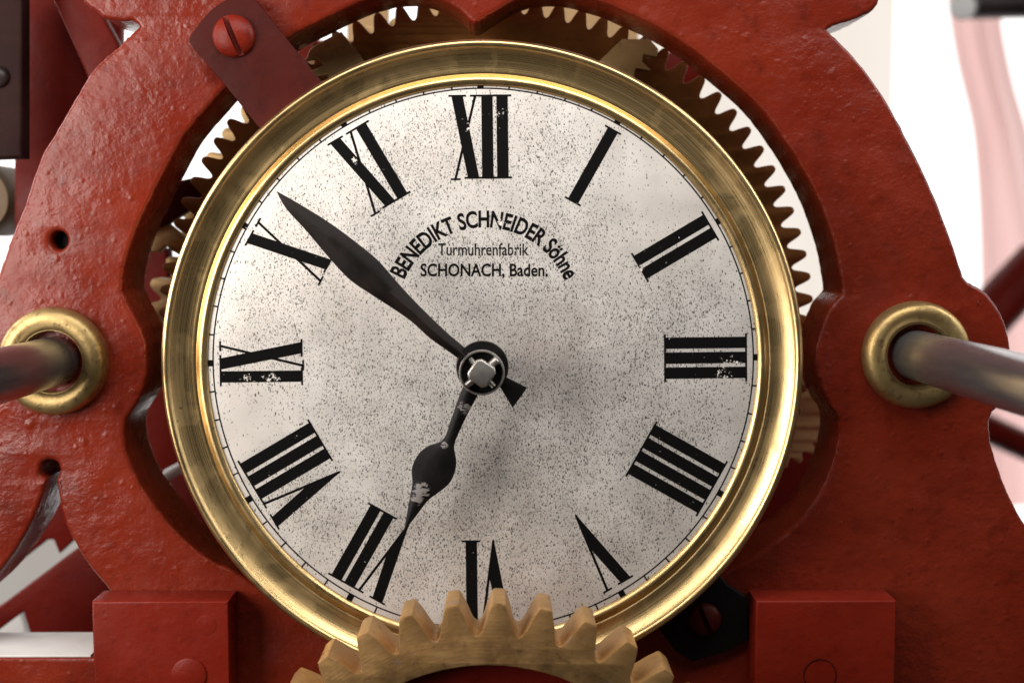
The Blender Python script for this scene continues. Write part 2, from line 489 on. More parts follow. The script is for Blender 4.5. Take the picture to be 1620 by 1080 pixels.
def dome_mesh(cx, cz, yb, r, h, n=40):
    """screw head dome rising from y = yb towards the camera"""
    pr = [(r * 0.97, yb)]
    pr.append((r, yb - h * 0.12))
    for i in range(1, 9):
        a = math.pi / 2 * i / 8
        pr.append((r * math.cos(a), yb - h * 0.12 - h * 0.88 * math.sin(a)))
    pr[-1] = (0, yb - h)
    return lathe_mesh(pr, cx, cz, n)
def join_mesh(meshes):
    bm = bmesh.new()
    for m in meshes:
        bm.from_mesh(m)
    me = bpy.data.meshes.new('joined')
    bm.to_mesh(me); bm.free()
    return me
def slotted_head(cx, cz, yb, r, h, ang, width, depth):
    """domed head with a real slot cut through it"""
    me = dome_mesh(cx, cz, yb, r, h)
    bm = bmesh.new(); bm.from_mesh(me)
    c = Vector((cx, 0, cz)); d = Vector((math.cos(ang), 0, math.sin(ang))); nrm = Vector((-d.z, 0, d.x))
    for s in (-1, 1):
        bmesh.ops.bisect_plane(bm, geom=bm.verts[:] + bm.edges[:] + bm.faces[:], plane_co=c + nrm * s * width / 2, plane_no=nrm)
    for f in bm.faces[:]:
        if abs((f.calc_center_median() - c).dot(nrm)) < width / 2 * 0.98 and f.calc_center_median().y < yb - 1e-6:
            bm.faces.remove(f)
    # slot floor and walls
    edges = [e for e in bm.edges if e.is_boundary]
    for s in (-1, 1):
        es = [e for e in edges if e.is_valid and all(abs((v.co - c).dot(nrm) - s * width / 2) < 1e-6 for v in e.verts)]
        r_ = bmesh.ops.extrude_edge_only(bm, edges=es)
        for g in r_['geom']:
            if isinstance(g, bmesh.types.BMVert):
                g.co.y = yb - h + depth
    e = r * 0.985
    vs = [bm.verts.new(c + d * a * e + nrm * b * width / 2 + Vector((0, yb - h + depth, 0))) for a, b in ((-1, -1), (1, -1), (1, 1), (-1, 1))]
    bm.faces.new(vs)
    bmesh.ops.recalc_face_normals(bm, faces=bm.faces)
    out = bpy.data.meshes.new('slotted')
    bm.to_mesh(out); bm.free()
    return out
def gear_loop(cx, cz, rt, rr, n, phase=0.0, tipw=0.28, rootw=0.36, round_=True):
    L = []
    p = 2 * math.pi / n
    for i in range(n):
        a = phase + i * p
        prof = [(-0.5 * p, 0.0), (-0.44 * p, 0.03), (-0.385 * p, 0.12), (-0.335 * p, 0.28), (-0.285 * p, 0.48), (-0.225 * p, 0.70), (-0.165 * p, 0.88), (-tipw * 0.5 * p, 0.975), (-tipw * 0.3 * p, 1.0)]
        prof = prof + [(-x, y) for x, y in reversed(prof[1:])]
        for da, h in prof:
            r = rr + (rt - rr) * h
            L.append((cx + r * math.cos(a + da), cz + r * math.sin(a + da)))
    return L
def sector_loop(cx, cz, r0, r1, a0, a1, n=14):
    L = [(cx + r1 * math.cos(a0 + (a1 - a0) * i / n), cz + r1 * math.sin(a0 + (a1 - a0) * i / n)) for i in range(n + 1)]
    L += [(cx + r0 * math.cos(a1 + (a0 - a1) * i / n), cz + r0 * math.sin(a1 + (a0 - a1) * i / n)) for i in range(n + 1)]
    return L
def wheel(name, pxc, pyc, rpx, teeth, tooth_px, rim_px, Y, thick, mat, label, phase=0.0, spokes=5, group=None, bevel=0.0003, arbor=True, tipw=0.20, back=0.12, local=False, sp0=0.3):
    s = (P(pxc, pyc - rpx - 10, Y)[1] - P(pxc, pyc - rpx + 10, Y)[1]) / 20 if local else sc(Y)
    cx, cz = P(pxc, pyc, Y)
    if local:
        cz = P(pxc, pyc - rpx, Y)[1] - rpx * s
    rt, rr, ri = rpx * s, (rpx - tooth_px) * s, (rpx - tooth_px - rim_px) * s
    root = empty(name, (cx, Y + thick / 2, cz))
    hub = max(0.010, ri * 0.16)
    holes = []
    if spokes:
        for i in range(spokes):
            a0 = 2 * math.pi * i / spokes + 0.11 + sp0
            a1 = 2 * math.pi * (i + 1) / spokes - 0.11 + sp0
            holes.append(sector_loop(cx, cz, hub * 1.2, ri, a0, a1))
    holes.append(circle(cx, cz, 0.004, 24))
    plate('toothed_rim', [gear_loop(cx, cz, rt, rr, teeth, phase, tipw)] + holes, Y, thick, mat, bevel, root, 1)
    if arbor:
        finish(tube_mesh((cx, Y - 0.004, cz), (cx, Y + back, cz), 0.0041), 'arbor', STEEL, root)
    tag(root, label, 'gear', group)
    return root
# ================================================================== SETTING (what is seen behind the movement)
YW = 1.6
def quad(name, x0, z0, x1, z1, Y, mat, parent=None):
    me = bpy.data.meshes.new(name)
    me.from_pydata([(x0, Y, z0), (x1, Y, z0), (x1, Y, z1), (x0, Y, z1)], [], [(0, 1, 2, 3)])
    return finish(me, name, mat, parent)
w = quad('window', -2.2, -1.5, 2.2, 1.6, YW, GLASS)
w['kind'] = 'structure'
# ================================================================== CAST FRAME
YF = 0.014
TH = 0.027
outer = smooth_path([
    [(132, 4), (140, 10), (152, 19), (167, 29), (190, 33), (210, 33), (219, 42)],
    [(216, 46), (200, 60), (187, 73), (165, 92), (144, 113), (117, 158), (84, 214), (62, 252), (37, 328), (20, 368), (8, 402), (-4, 436)],
    [(-8, 444), (-30, 462), (-52, 490), (-67, 530), (-71, 570), (-66, 610), (-52, 642), (-36, 662)],
    [(-35, 668), (-38, 705), (-50, 745), (-75, 800), (-130, 900)],
    [(-160, 1000), (-170, 1220)], [(1770, 1220), (1740, 980)],
    [(1690, 915), (1640, 855), (1607, 802), (1583, 748), (1569, 700), (1566, 668)],
    [(1570, 655), (1585, 634), (1596, 602), (1600, 560), (1593, 517), (1578, 485), (1557, 460), (1533, 446)],
    [(1525, 437), (1506, 380), (1481, 314), (1451, 250), (1420, 189), (1389, 138), (1352, 90), (1318, 56)],
    [(1310, 47), (1322, 40), (1346, 33), (1372, 22), (1387, 10), (1393, -8), (1400, -60)],
    [(1405, -140), (110, -140)], [(112, -60), (122, -20)]])
opening = smooth_path([
    [(752, 37), (742, 32), (728, 18), (700, 1), (668, -10), (632, -12), (600, -6), (571, 3), (538, 18), (500, 37), (453, 62), (400, 99), (353, 143), (326, 174), (293, 213), (265, 262), (241, 310), (224, 345), (212, 374), (202, 404), (195, 434), (193, 460)],
    [(196, 466), (213, 501), (229, 533), (233, 568), (229, 607), (216, 638), (200, 662)],
    [(196, 684), (202, 718), (219, 761), (249, 804), (289, 850), (334, 886), (375, 905), (450, 955), (540, 1000), (650, 1030), (765, 1036), (880, 1030), (990, 998), (1090, 945), (1165, 896), (1191, 881), (1232, 852), (1270, 817), (1300, 774), (1318, 732), (1327, 690), (1326, 664)],
    [(1322, 655), (1307, 632), (1295, 599), (1291, 566), (1297, 530), (1313, 488), (1333, 463)],
    [(1332, 455), (1328, 425), (1317, 379), (1300, 328), (1278, 282), (1247, 230), (1211, 179), (1180, 147), (1136, 110), (1097, 79), (1048, 47), (993, 20), (941, 0), (900, -10), (860, -12), (830, -6), (800, 9), (776, 24), (760, 34)]])
keyhole = smooth_path([
    [(72, 757), (64, 752), (62, 742), (67, 731), (78, 727), (89, 731), (94, 742), (92, 752), (88, 758)],
    [(92, 786), (104, 830), (130, 880), (165, 925), (190, 952)], [(200, 1039), (-90, 1039)],
    [(-90, 985), (-50, 955), (0, 905), (42, 840), (62, 795), (70, 768)]])
hole = [(92 + 14 * math.cos(2 * math.pi * i / 28), 380 + 15 * math.sin(2 * math.pi * i / 28)) for i in range(28)]
# a sand cast edge is never quite true
def wobble(L, amp):
    out = []
    for i, (x, y) in enumerate(L):
        out.append((x + random.gauss(0, amp), y + random.gauss(0, amp)))
    return out
frame = empty('cast_iron_stand', (0, YF + TH / 2, P(765, 1180, YF)[1]))
plate('cast_plate', [PL(wobble(outer, 0.4), YF), PL(wobble(opening, 0.4), YF), PL(wobble(keyhole, 0.4), YF), PL(hole, YF)], YF, TH, RED, 0.0016, frame, 3)
tag(frame, 'big red painted cast iron clock stand with arched opening round the dial', 'clock stand')
# plugged bolt hole
cxh, czh = P(92, 380, YF)
finish(tube_mesh((cxh, YF + 0.006, czh), (cxh, YF + 0.02, czh), 0.0034), 'hole_plug', BLACKHOLE, frame)
# ---- blocks at the foot
def foot_block(pxs, ptop, label, ring):
    y0 = YF - 0.0135
    x0, x1 = pxs
    a = P(x0, ptop, y0); b = P(x1, 1230, y0)
    L = [(a[0], b[1]), (b[0], b[1]), (b[0], a[1]), (a[0], a[1])]
    root = empty('bearing_block', ((a[0] + b[0]) / 2, YF, b[1]))
    plate('block_body', [L], y0, 0.0134, RED2, 0.0007, root, 3)
    s = sc(y0)
    for (rx, ry, rr, kind) in ring:
        c = P(rx, ry, y0)
        if kind == 'head':
            finish(lathe_mesh([(rr * s, y0 + 0.0002), (rr * s * 0.97, y0 - 0.0005), (rr * s * 0.86, y0 - 0.0008), (0, y0 - 0.0009)], c[0], c[1], 40), 'rivet_head', RED2, root)
        elif kind == 'faint':
            finish(lathe_mesh([(rr * s, y0 + 0.0002), (rr * s * 0.97, y0 - 0.0001), (rr * s * 0.8, y0 - 0.0002), (0, y0 - 0.00022)], c[0], c[1], 40), 'rivet_head', RED2, root)
        else:
            finish(lathe_mesh([(rr * s * 1.06, y0 + 0.0001), (rr * s * 1.04, y0 - 0.00025), (rr * s * 1.0, y0 - 0.00028), (rr * s * 0.97, y0 - 0.0000)] , c[0], c[1], 40), 'rivet_edge', DRED, root)
    tag(root, label, 'bearing block', 'red bearing blocks at the foot of the frame')
foot_block((145, 366), 951, 'left red bearing block with raised rivet head, below the keyhole opening', [(299, 1067, 29, 'head'), (326, 988, 17, 'faint')])
foot_block((1196, 1411), 950, 'right red bearing block with ring mark, beside the shaded screw', [(1297, 1067, 26, 'ring')])
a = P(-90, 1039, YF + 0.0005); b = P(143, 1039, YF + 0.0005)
tag(plate('reflection_strip', [[(a[0], a[1] - 0.0002), (b[0], a[1] - 0.0002), (b[0], a[1] + 0.0006), (a[0], a[1] + 0.0006)]], YF + 0.0008, TH - 0.002, PALE, 0.0002), 'added white ledge bar along the foot of the keyhole opening', 'strip')  # pale bar painting the window's reflection on the rail top
# ---- upper left strap with screw
def strap(name, pts, screw, r, ang, ys, mat, mat2, label):
    root = empty(name, (P(*screw, ys)[0], YF, P(*screw, ys)[1]))
    plate('strap_bar', [PL(pts, ys)], ys, YF - ys - 0.0001, mat, 0.0004, root, 2)
    c = P(*screw, ys - 0.002)
    s = sc(ys)
    finish(slotted_head(c[0], c[1], ys + 0.0001, r * s, r * s * 0.62, ang, r * s * 0.27, r * s * 0.5), 'screw_head', mat2, root)
    tag(root, label, 'strap')
    return root
strap('support_strap', catmull([(298, 66), (304, 52), (330, 20), (352, 3), (366, -2)], 4, False) + [(388, -6), (404, 0), (470, 82), (560, 195), (600, 260), (520, 330), (470, 280), (412, 205), (350, 128), (305, 76)],
      (368, 56), 33, math.radians(112), YF - 0.0045, DRED, RED2, 'dark red support strap with slotted dome screw, upper left of dial')
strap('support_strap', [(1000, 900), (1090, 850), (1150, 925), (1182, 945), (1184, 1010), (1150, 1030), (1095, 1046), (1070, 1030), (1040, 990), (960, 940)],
      (1116, 982), 27, math.radians(112), YF - 0.0042, BLACKHOLE, DRED, 'support strap with slotted screw under the dial, its shade painted in black')  # near-black strap and darkened screw carry the bezel's shade in their colour
# ================================================================== DIAL
Yd = 0.0
U = 0.0002     # one photo pixel on the dial plane
clock = empty('clock_dial', (0, 0.006, 0))
clock.rotation_euler.x = math.radians(-2.8)     # the dial leans back a little in its mounts
tag(clock, 'round speckled silver clock dial with brass bezel, Roman numerals and black hands', 'clock dial')
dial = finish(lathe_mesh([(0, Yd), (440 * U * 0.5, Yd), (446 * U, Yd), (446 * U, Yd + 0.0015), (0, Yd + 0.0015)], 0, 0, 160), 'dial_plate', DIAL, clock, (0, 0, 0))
# bezel
prof = [(498, 46), (504, 44), (506.5, 38), (507, 4), (507, -8), (506.5, -13), (504.5, -17.5), (501.5, -20), (498, -20.2), (495, -18.6), (492.5, -15.6), (489, -12.6), (484, -9.0), (478, -5.8), (471, -3.2), (464, -1.8),
        (458, -1.4), (455.2, -0.4), (454.2, -0.6), (452, -3.2), (448.5, -6.2), (444.5, -7.2), (441, -6.4), (437.6, -4), (435.8, -0.5), (435.4, 2.5), (436, 5)]
# sample smoothly
pp = catmull([(a, b) for a, b in prof], 4, False)
finish(lathe_mesh([(a * U, Yd + b * U) for a, b in pp], P(764, 574, 0)[0], P(764, 574, 0)[1], 220, uv=True), 'bezel', BRASS_BEZEL, clock)
finish(lathe_mesh([(0, 0.0088), (497 * U, 0.0088), (497 * U, 0.0040), (448 * U, 0.0018), (0, 0.0018)], 0, 0, 96), 'back_plate', BLACKHOLE, clock)
# minute track
def flat_mesh(polys, y0=-0.00005, dy=0.000006):
    me = bpy.data.meshes.new('print')
    vs, fs = [], []
    for i, L in enumerate(polys):
        k = len(vs)
        vs += [(x, Yd + y0 - dy * i, z) for x, z in L]
        fs.append(list(range(k, k + len(L))))
    me.from_pydata(vs, [], fs)
    bm = bmesh.new(); bm.from_mesh(me)
    for f in bm.faces:
        f.normal_update()
        if f.normal.y > 0: f.normal_flip()
    bm.to_mesh(me); bm.free()
    return me
DROT = math.radians(-0.6)      # the dial sits a touch anticlockwise
def radial(a_deg, u, v):
    """dial print: a_deg clockwise from XII, u along the tangent (clockwise), v radius, in photo pixels"""
    a = math.radians(a_deg) + DROT
    return ((v * math.sin(a) + u * math.cos(a)) * U, (v * math.cos(a) - u * math.sin(a)) * U)
ringp = []
for i in range(240):
    a0, a1 = i * 1.5, (i + 1) * 1.5
    ringp.append([radial(a0, 0, 428.0), radial(a1, 0, 428.0), radial(a1, 0, 430.2), radial(a0, 0, 430.2)])
track = finish(flat_mesh(ringp, dy=0), 'minute_ring', PRINT, dial)
for i in range(60):
    wdt = 5.0 if i % 5 == 0 else 1.2
    finish(flat_mesh([[radial(i * 6, -wdt, 428), radial(i * 6, wdt, 428), radial(i * 6, wdt, 441), radial(i * 6, -wdt, 441)]], y0=-0.00008), 'minute_mark', PRINT, dial)
# numerals
RI, RO = 290.0, 416.0
TK, TN, SF = 18.0, 4.0, 3.0
def glyphs(txt):
    wd = {'I': 23.8, 'V': 46.0, 'X': 44.0}
    # total width
    tot = sum(wd[c] for c in txt)
    u = -tot / 2
    polys = []
    for c in txt:
        m = u + wd[c] / 2
        def stroke(u0, v0, u1, v1, t):
            return [(u0 - t / 2, v0), (u0 + t / 2, v0), (u1 + t / 2, v1), (u1 - t / 2, v1)]
        def serif(uc, v, half, out):
            return [(uc - half, v), (uc + half, v), (uc + half, v + SF * out), (uc - half, v + SF * out)]
        if c == 'I':
            polys.append(stroke(m, RI, m, RO, TK))
            polys.append(serif(m, RI, 14.5, -1)); polys.append(serif(m, RO, 14.5, 1))
        elif c == 'V':
            # thick left stroke, hairline right, point towards the centre
            polys.append([(m - 1.0, RI - 4), (m + 0.6, RI - 4), (m + 7.5, RI + 52), (m - 7, RO), (m - 25, RO)])
            polys.append(stroke(m - 0.5, RI - 2, m + 17, RO, TN))
            polys.append(serif(m - 16, RO, 14, 1)); polys.append(serif(m + 17, RO, 8, 1))
        else:
            polys.append(stroke(m + 11, RI, m - 13, RO, TK))
            polys.append(stroke(m - 17, RI - 2, m + 15, RO, TN))
            polys.append(serif(m - 13, RO, 14, 1)); polys.append(serif(m + 15, RO, 8, 1))
            polys.append(serif(m + 11, RI, 14, -1)); polys.append(serif(m - 17, RI - 2, 8, -1))
        u += wd[c]
    return polys
NUM = {12: 'XII', 1: 'I', 2: 'II', 3: 'III', 4: 'IIII', 5: 'V', 6: 'VI', 7: 'VII', 8: 'VIII', 9: 'IX', 10: 'X', 11: 'XI'}
for h, t in NUM.items():
    L = [[radial(h * 30, *_q) for _q in poly] for poly in glyphs(t)]
    o = finish(flat_mesh(L, y0=-0.00005), 'numeral', PRINT, dial)
    o['label'] = 'printed Roman numeral ' + t
# lettering
def text_mesh(s, bold=0.0):
    cu = bpy.data.curves.new('tmp', 'FONT')
    cu.body = s
    cu.size = 1.0
    cu.offset = bold
    cu.resolution_u = 4
    ob = bpy.data.objects.new('tmp', cu)
    C.objects.link(ob)
    dg = bpy.context.evaluated_depsgraph_get(); dg.update()
    me = bpy.data.meshes.new_from_object(ob.evaluated_get(dg))
    bpy.data.objects.remove(ob); bpy.data.curves.remove(cu)
    return me
def width(s):
    m = text_mesh(s)
    if not len(m.vertices): return 0
    w_ = max(v.co.x for v in m.vertices) - min(v.co.x for v in m.vertices)
    bpy.data.meshes.remove(m)
    return w_
_HH = width('HH')
adv = {}
def advance(c):
    if c not in adv:
        adv[c] = width('H' + c + 'H') - _HH
    return adv[c]
def cap_h():
    m = text_mesh('H'); return max(v.co.y for v in m.vertices)
CAP = cap_h()
def to_dial(me, name, label):
    for v in me.vertices:
        pass
    bm = bmesh.new(); bm.from_mesh(me)
    for f in bm.faces:
        f.normal_update()
        if f.normal.y > 0: f.normal_flip()
    bm.to_mesh(me); bm.free()
    o = finish(me, name, PRINT, dial)
    o['label'] = label
    return o
def straight(s, cxp, base, wpx, cappx, bold, name, label, track_=0.0):
    tot = sum(advance(c) + track_ for c in s)
    kx = wpx / tot; ky = cappx / CAP
    parts = []
    x = 0
    for c in s:
        if c != ' ':
            m = text_mesh(c, bold)
            for v in m.vertices:
                X = cxp - wpx / 2 + (x + v.co.x) * kx
                Yp = base - v.co.y * ky
                q = P(X, Yp, Yd)
                v.co = (q[0], Yd - 0.00006, q[1])
            parts.append(m)
        x += advance(c) + track_
    to_dial(join_mesh(parts), name, label)
def arc(s, cxp, cyp, rpx, a0, a1, cappx, bold, name, label):
    tot = sum(advance(c) for c in s)
    ky = cappx / CAP
    kx = (math.radians(a1 - a0) * (rpx + cappx * 0.45)) / tot
    parts = []
    x = 0
    for c in s:
        if c != ' ':
            m = text_mesh(c, bold)
            am = math.radians(a0) + (x + advance(c) / 2) / tot * math.radians(a1 - a0)
            for v in m.vertices:
                lx = (v.co.x - advance(c) / 2) * kx
                ly = rpx + v.co.y * ky
                X = cxp + ly * math.sin(am) + lx * math.cos(am)
                Yp = cyp - ly * math.cos(am) + lx * math.sin(am)
                q = P(X, Yp, Yd)
                v.co = (q[0], Yd - 0.00006, q[1])
            parts.append(m)
        x += advance(c)
    to_dial(join_mesh(parts), name, label)
arc('BENEDIKT SCHNEIDER S\u00f6hne', 766, 499, 139, -66.5, 67.0, 25, 0.028, 'maker_lettering', 'arched maker name in black capitals')
straight('Turmuhrenfabrik', 764, 405, 143, 18.5, 0.010, 'maker_lettering', 'small black lettering line under the arch')
straight('SCHONACH, Baden.', 766, 438, 203, 19, 0.022, 'maker_lettering', 'lowest black lettering line')
# ---- hands
def resample(L, n):
    d = [0.0]
    for a, b in zip(L, L[1:]):
        d.append(d[-1] + math.hypot(a[0] - b[0], a[1] - b[1]))
    out = []
    for i in range(n):
        t = d[-1] * i / (n - 1)
        j = 0
        while j < len(d) - 2 and d[j + 1] < t: j += 1
        f = (t - d[j]) / max(1e-9, d[j + 1] - d[j])
        out.append((L[j][0] + (L[j + 1][0] - L[j][0]) * f, L[j][1] + (L[j + 1][1] - L[j][1]) * f))
    return out
def blade(left, right, Yb, thick, ridge, n=40):
    """hand blade between two edge lines (photo pixels); ridge lifts the middle line towards the camera"""
    Lp = resample(PL(catmull(left, 6, False), Yb), n); Rp = resample(PL(catmull(right, 6, False), Yb), n)
    bm = bmesh.new()
    rows = []
    for (a, b) in zip(Lp, Rp):
        row = []
        wd = math.hypot(a[0] - b[0], a[1] - b[1])
        for t, hh in ((0, 0), (0.25, 0.62), (0.5, 1.0), (0.75, 0.62), (1, 0)):
            row.append(bm.verts.new((a[0] + (b[0] - a[0]) * t, Yb - ridge * hh * min(1, wd / 0.006), a[1] + (b[1] - a[1]) * t)))
        row.append(bm.verts.new((b[0], Yb + thick, b[1])))
        row.append(bm.verts.new((a[0], Yb + thick, a[1])))
        rows.append(row)
    for A, B in zip(rows, rows[1:]):
        for i in range(7):
            j = (i + 1) % 7
            bm.faces.new((A[i], A[j], B[j], B[i]))
    bm.faces.new(rows[0]); bm.faces.new(list(reversed(rows[-1])))
    bmesh.ops.remove_doubles(bm, verts=bm.verts, dist=1e-6)
    bmesh.ops.recalc_face_normals(bm, faces=bm.faces)
    me = bpy.data.meshes.new('blade'); bm.to_mesh(me); bm.free()
    return me
Yh, Ym = -0.0165, -0.0226
HM = hand_mat('hour_hand_iron', (0.005, 0.0045, 0.0045), (0.010, 0.008, 0.008), [(*P(736, 645, Yh), 0.0036), (*P(668, 772, Yh), 0.0044), (*P(662, 785, Yh), 0.0036), (*P(704, 703, Yh), 0.0022)])
MMAT = hand_mat('minute_hand_iron', (0.005, 0.0035, 0.003), (0.016, 0.010, 0.008), [])
left = [(640, 835), (649, 783), (653, 760), (652, 738), (661, 717), (677, 703), (701, 693), (714, 660), (728, 620), (738, 600)]
right = [(640.6, 835), (664, 805), (677, 788), (694, 775), (710, 762), (719, 746), (722, 727), (719, 710), (720, 696), (737, 658), (752, 630), (762, 610)]
hh = finish(blade(left, right, Yh, 0.0018, 0.0012), 'hour_hand', HM, clock)
c_h = P(765, 583, Yh)
finish(lathe_mesh([(0.0042, Yh + 0.0018), (0.0072, Yh + 0.0018), (0.0075, Yh - 0.0006), (0.0070, Yh - 0.0014), (0.0042, Yh - 0.0014)], 0, 0, 64), 'hour_boss', HM, hh)
left = [(435, 304), (450, 331), (482, 366), (524, 415), (553, 445), (585, 467), (618, 488), (651, 511), (680, 537), (722, 567), (740, 584)]
right = [(435.6, 304), (466, 321), (518, 353), (563, 386), (596, 413), (621, 441), (649, 472), (680, 503), (712, 533), (735, 552), (752, 570)]
mh = finish(blade(left, right, Ym, 0.0014, 0.0016), 'minute_hand', MMAT, clock)
finish(lathe_mesh([(0.0040, Ym + 0.0022), (0.0078, Ym + 0.0022), (0.0079, Ym - 0.0002), (0.0076, Ym - 0.0008), (0.0040, Ym - 0.0008)], 0, 0, 64), 'minute_boss', HM, mh)
plate('hand_tail', [PL([(790, 586), (800, 598), (834, 615), (811, 647), (790, 612), (776, 606)], Ym)], Ym, 0.0014, HM, 0.0002, mh)
# hub: pipe, collet with bright lip, cross pin and squared arbor end
Yc = -0.0325
hub = finish(lathe_mesh([(0, Yc + 0.0025), (0.0058, Yc + 0.0025), (0.0060, Yc + 0.0004), (0.0063, Yc), (0.00665, Yc + 0.0002), (0.0067, Yc + 0.002), (0.0062, Ym + 0.001), (0.0045, -0.0005), (0, -0.0005)], 0, 0, 72), 'hand_collet', HM, clock)
finish(lathe_mesh([(0.0060, Yc + 0.0003), (0.00615, Yc - 0.0002), (0.00655, Yc - 0.0002), (0.0067, Yc + 0.0004)], 0, 0, 72), 'collet_lip', BRIGHTSTEEL, hub)
d45 = Vector((math.cos(math.radians(40)), 0, math.sin(math.radians(40))))
finish(tube_mesh(Vector((0, Yc + 0.0004, 0)) - d45 * 0.0060, Vector((0, Yc + 0.0004, 0)) + d45 * 0.0060, 0.0010, 0.0013, 20, 0.0002), 'taper_pin', BRIGHTSTEEL, hub)
d_ = Vector((math.cos(math.radians(130)), 0, math.sin(math.radians(130))))
finish(tube_mesh(Vector((0, Yc + 0.0012, 0)) - d_ * 0.0056, Vector((0, Yc + 0.0012, 0)) + d_ * 0.0056, 0.0009, 0.0009, 20, 0.0002), 'cotter', BRIGHTSTEEL, hub)
def sq(r, a, rot):
    out = []
    for i in range(4):
        b = rot + i * math.pi / 2
        for da in (-a, a):
            out.append((r * math.cos(b + da), r * math.sin(b + da)))
    return out
sqm = plate_mesh([sq(0.0041, 0.20, math.radians(100))], Yc - 0.0040, 0.0060, 0.0005, 3)
finish(sqm, 'squared_arbor', BRIGHTSTEEL, hub)
hh.location.z -= 0.0015; mh.location.z -= 0.0010; hub.location.z -= 0.0022
# ================================================================== RODS AND COLLARS
def rod(cpx, rpx, label, clabel, side):
    c = P(*cpx, YF - 0.004)
    s = sc(YF)
    ro, ri = 85 * s, 49 * s
    pr = catmull([(85 * s, YF - 0.0002), (85.5 * s, YF - 0.0022), (83.5 * s, YF - 0.0042), (79 * s, YF - 0.0056), (72 * s, YF - 0.0064), (64 * s, YF - 0.0066), (56 * s, YF - 0.0061), (51 * s, YF - 0.0050), (49 * s, YF - 0.0030), (49 * s, YF + 0.012)], 4, False)
    col = finish(lathe_mesh(pr, c[0], c[1], 96), 'brass_collar', BRASS_COLLAR)
    tag(col, clabel, 'collar', 'brass collars on the frame bosses')
    root = empty('steel_rod', (c[0], YF, c[1]))
    finish(tube_mesh((c[0], YF + 0.03, c[1]), (c[0], -0.215, c[1]), rpx * s, None, 72, 0.0008), 'shaft', STEEL, root)
    finish(lathe_mesh([(0, YF + 0.006), (ri * 0.999, YF + 0.006), (ri * 0.999, YF + 0.011), (0, YF + 0.011)], c[0], c[1], 48), 'dark_gap_disc', BLACKHOLE, root)  # black disc standing for the dark gap between rod and collar
    tag(root, label, 'rod', 'steel rods standing out from the frame')
rod((82, 572), 39, 'dark brown steel rod at the left edge, passing through a brass collar', 'brass collar on the left frame boss, below the small hole', -1)
rod((1452, 562), 39, 'grey polished steel rod at the right edge, passing through a brass collar', 'brass collar on the right frame boss, round the grey rod', 1)
# ================================================================== FRONT GEAR
YG = -0.047
sG = sc(YG)
wheel('brass_gear', 772, 1376, 422, 36, 52, 46, YG, 0.0165, BRASS_GEAR, 'large dull brass gear in front of the foot of the dial, teeth upward', math.pi / 2 - 0.042, 5, None, 0.00025, True, 0.27, 0.05, True, -math.pi / 2)
gear = bpy.data.objects['brass_gear']
gx, gz = gear.location.x, gear.location.z
finish(lathe_mesh([(0.0042, YG + 0.0065), (330 * sG, YG + 0.0065), (330 * sG, YG + 0.0125), (0.0042, YG + 0.0125)], gx, gz, 96), 'painted_web', REARRED, gear)
# ================================================================== WHEELS AND LEVERS BEHIND THE DIAL
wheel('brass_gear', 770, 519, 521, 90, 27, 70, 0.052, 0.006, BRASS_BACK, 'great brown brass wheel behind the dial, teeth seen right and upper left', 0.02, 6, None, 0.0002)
wheel('brass_gear', 735, 500, 478, 64, 26, 150, 0.088, 0.006, BRASS_ARM, 'brass wheel behind the great wheel, seen between its teeth above the dial', 0.03, 6, None, 0.0002)
wheel('brass_gear', 352, 500, 125, 17, 24, 30, 0.078, 0.008, BRASS_ARM, 'small brass wheel seen in the left gap beside the bezel', 0.1, 0, None, 0.0003)
wheel('brass_gear', 1226, 652, 92, 22, 13, 30, 0.075, 0.006, BRASS_ARM, 'small pale brass wheel seen in the right gap beside the bezel', 0.05, 0, None, 0.0002)
Ya = 0.045
def lever(pts, label):
    o = plate('notched_brass_lever', [PL(pts, Ya)], Ya, 0.005, BRASS_ARM, 0.0003)
    tag(o, label, 'lever', 'notched brass levers above the dial')
lever([(540, 50), (600, 128), (700, 260), (640, 330), (560, 240), (505, 138), (522, 128), (518, 118), (497, 122), (494, 112), (512, 104), (503, 92), (484, 94), (490, 78), (512, 64)],
      'flat brass lever with notched edge at upper left behind the bezel')
lever([(985, 62), (1028, 62), (1042, 78), (1038, 90), (1018, 86), (1016, 98), (1030, 112), (1006, 108), (1003, 120), (1012, 136), (990, 160), (960, 260), (860, 260), (940, 104)],
      'flat brass lever with notched edge at upper right behind the bezel')
c = P(770, 545, 0.14)
tag(finish(tube_mesh((c[0], 0.14, c[1]), (c[0], 0.42, c[1]), 470 * sc(0.14), None, 96, 0.003), 'light_blocking_drum', BLACKHOLE), 'added dark drum hidden behind the wheels and the dial, blocking window light', 'drum')  # unseen drum added to keep window light off the opening's inner faces
# rear ironwork
Yr = 0.105
def rear(name, pts, y, th, mat, label, cat):
    o = plate(name, [PL(pts, y)], y, th, mat, 0.0012, None, 2)
    tag(o, label, cat)
    return o
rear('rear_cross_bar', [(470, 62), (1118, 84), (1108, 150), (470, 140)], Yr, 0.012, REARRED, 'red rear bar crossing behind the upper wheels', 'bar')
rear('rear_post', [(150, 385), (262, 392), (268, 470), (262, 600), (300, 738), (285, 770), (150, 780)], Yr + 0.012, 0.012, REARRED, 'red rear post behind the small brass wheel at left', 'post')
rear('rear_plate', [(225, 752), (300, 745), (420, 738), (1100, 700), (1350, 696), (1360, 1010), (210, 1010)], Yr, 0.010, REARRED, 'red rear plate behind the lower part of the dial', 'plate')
rear('tan_board', [(548, -80), (614, -80), (614, 150), (548, 150)], 0.20, 0.01, WOOD, 'narrow tan wooden board behind the wheel teeth, above and left of XII', 'board')
rear('tan_board', [(664, -80), (1010, -80), (1010, 150), (664, 150)], 0.20, 0.01, WOOD, 'wide tan wooden board behind the wheel teeth, above XII and I', 'board')
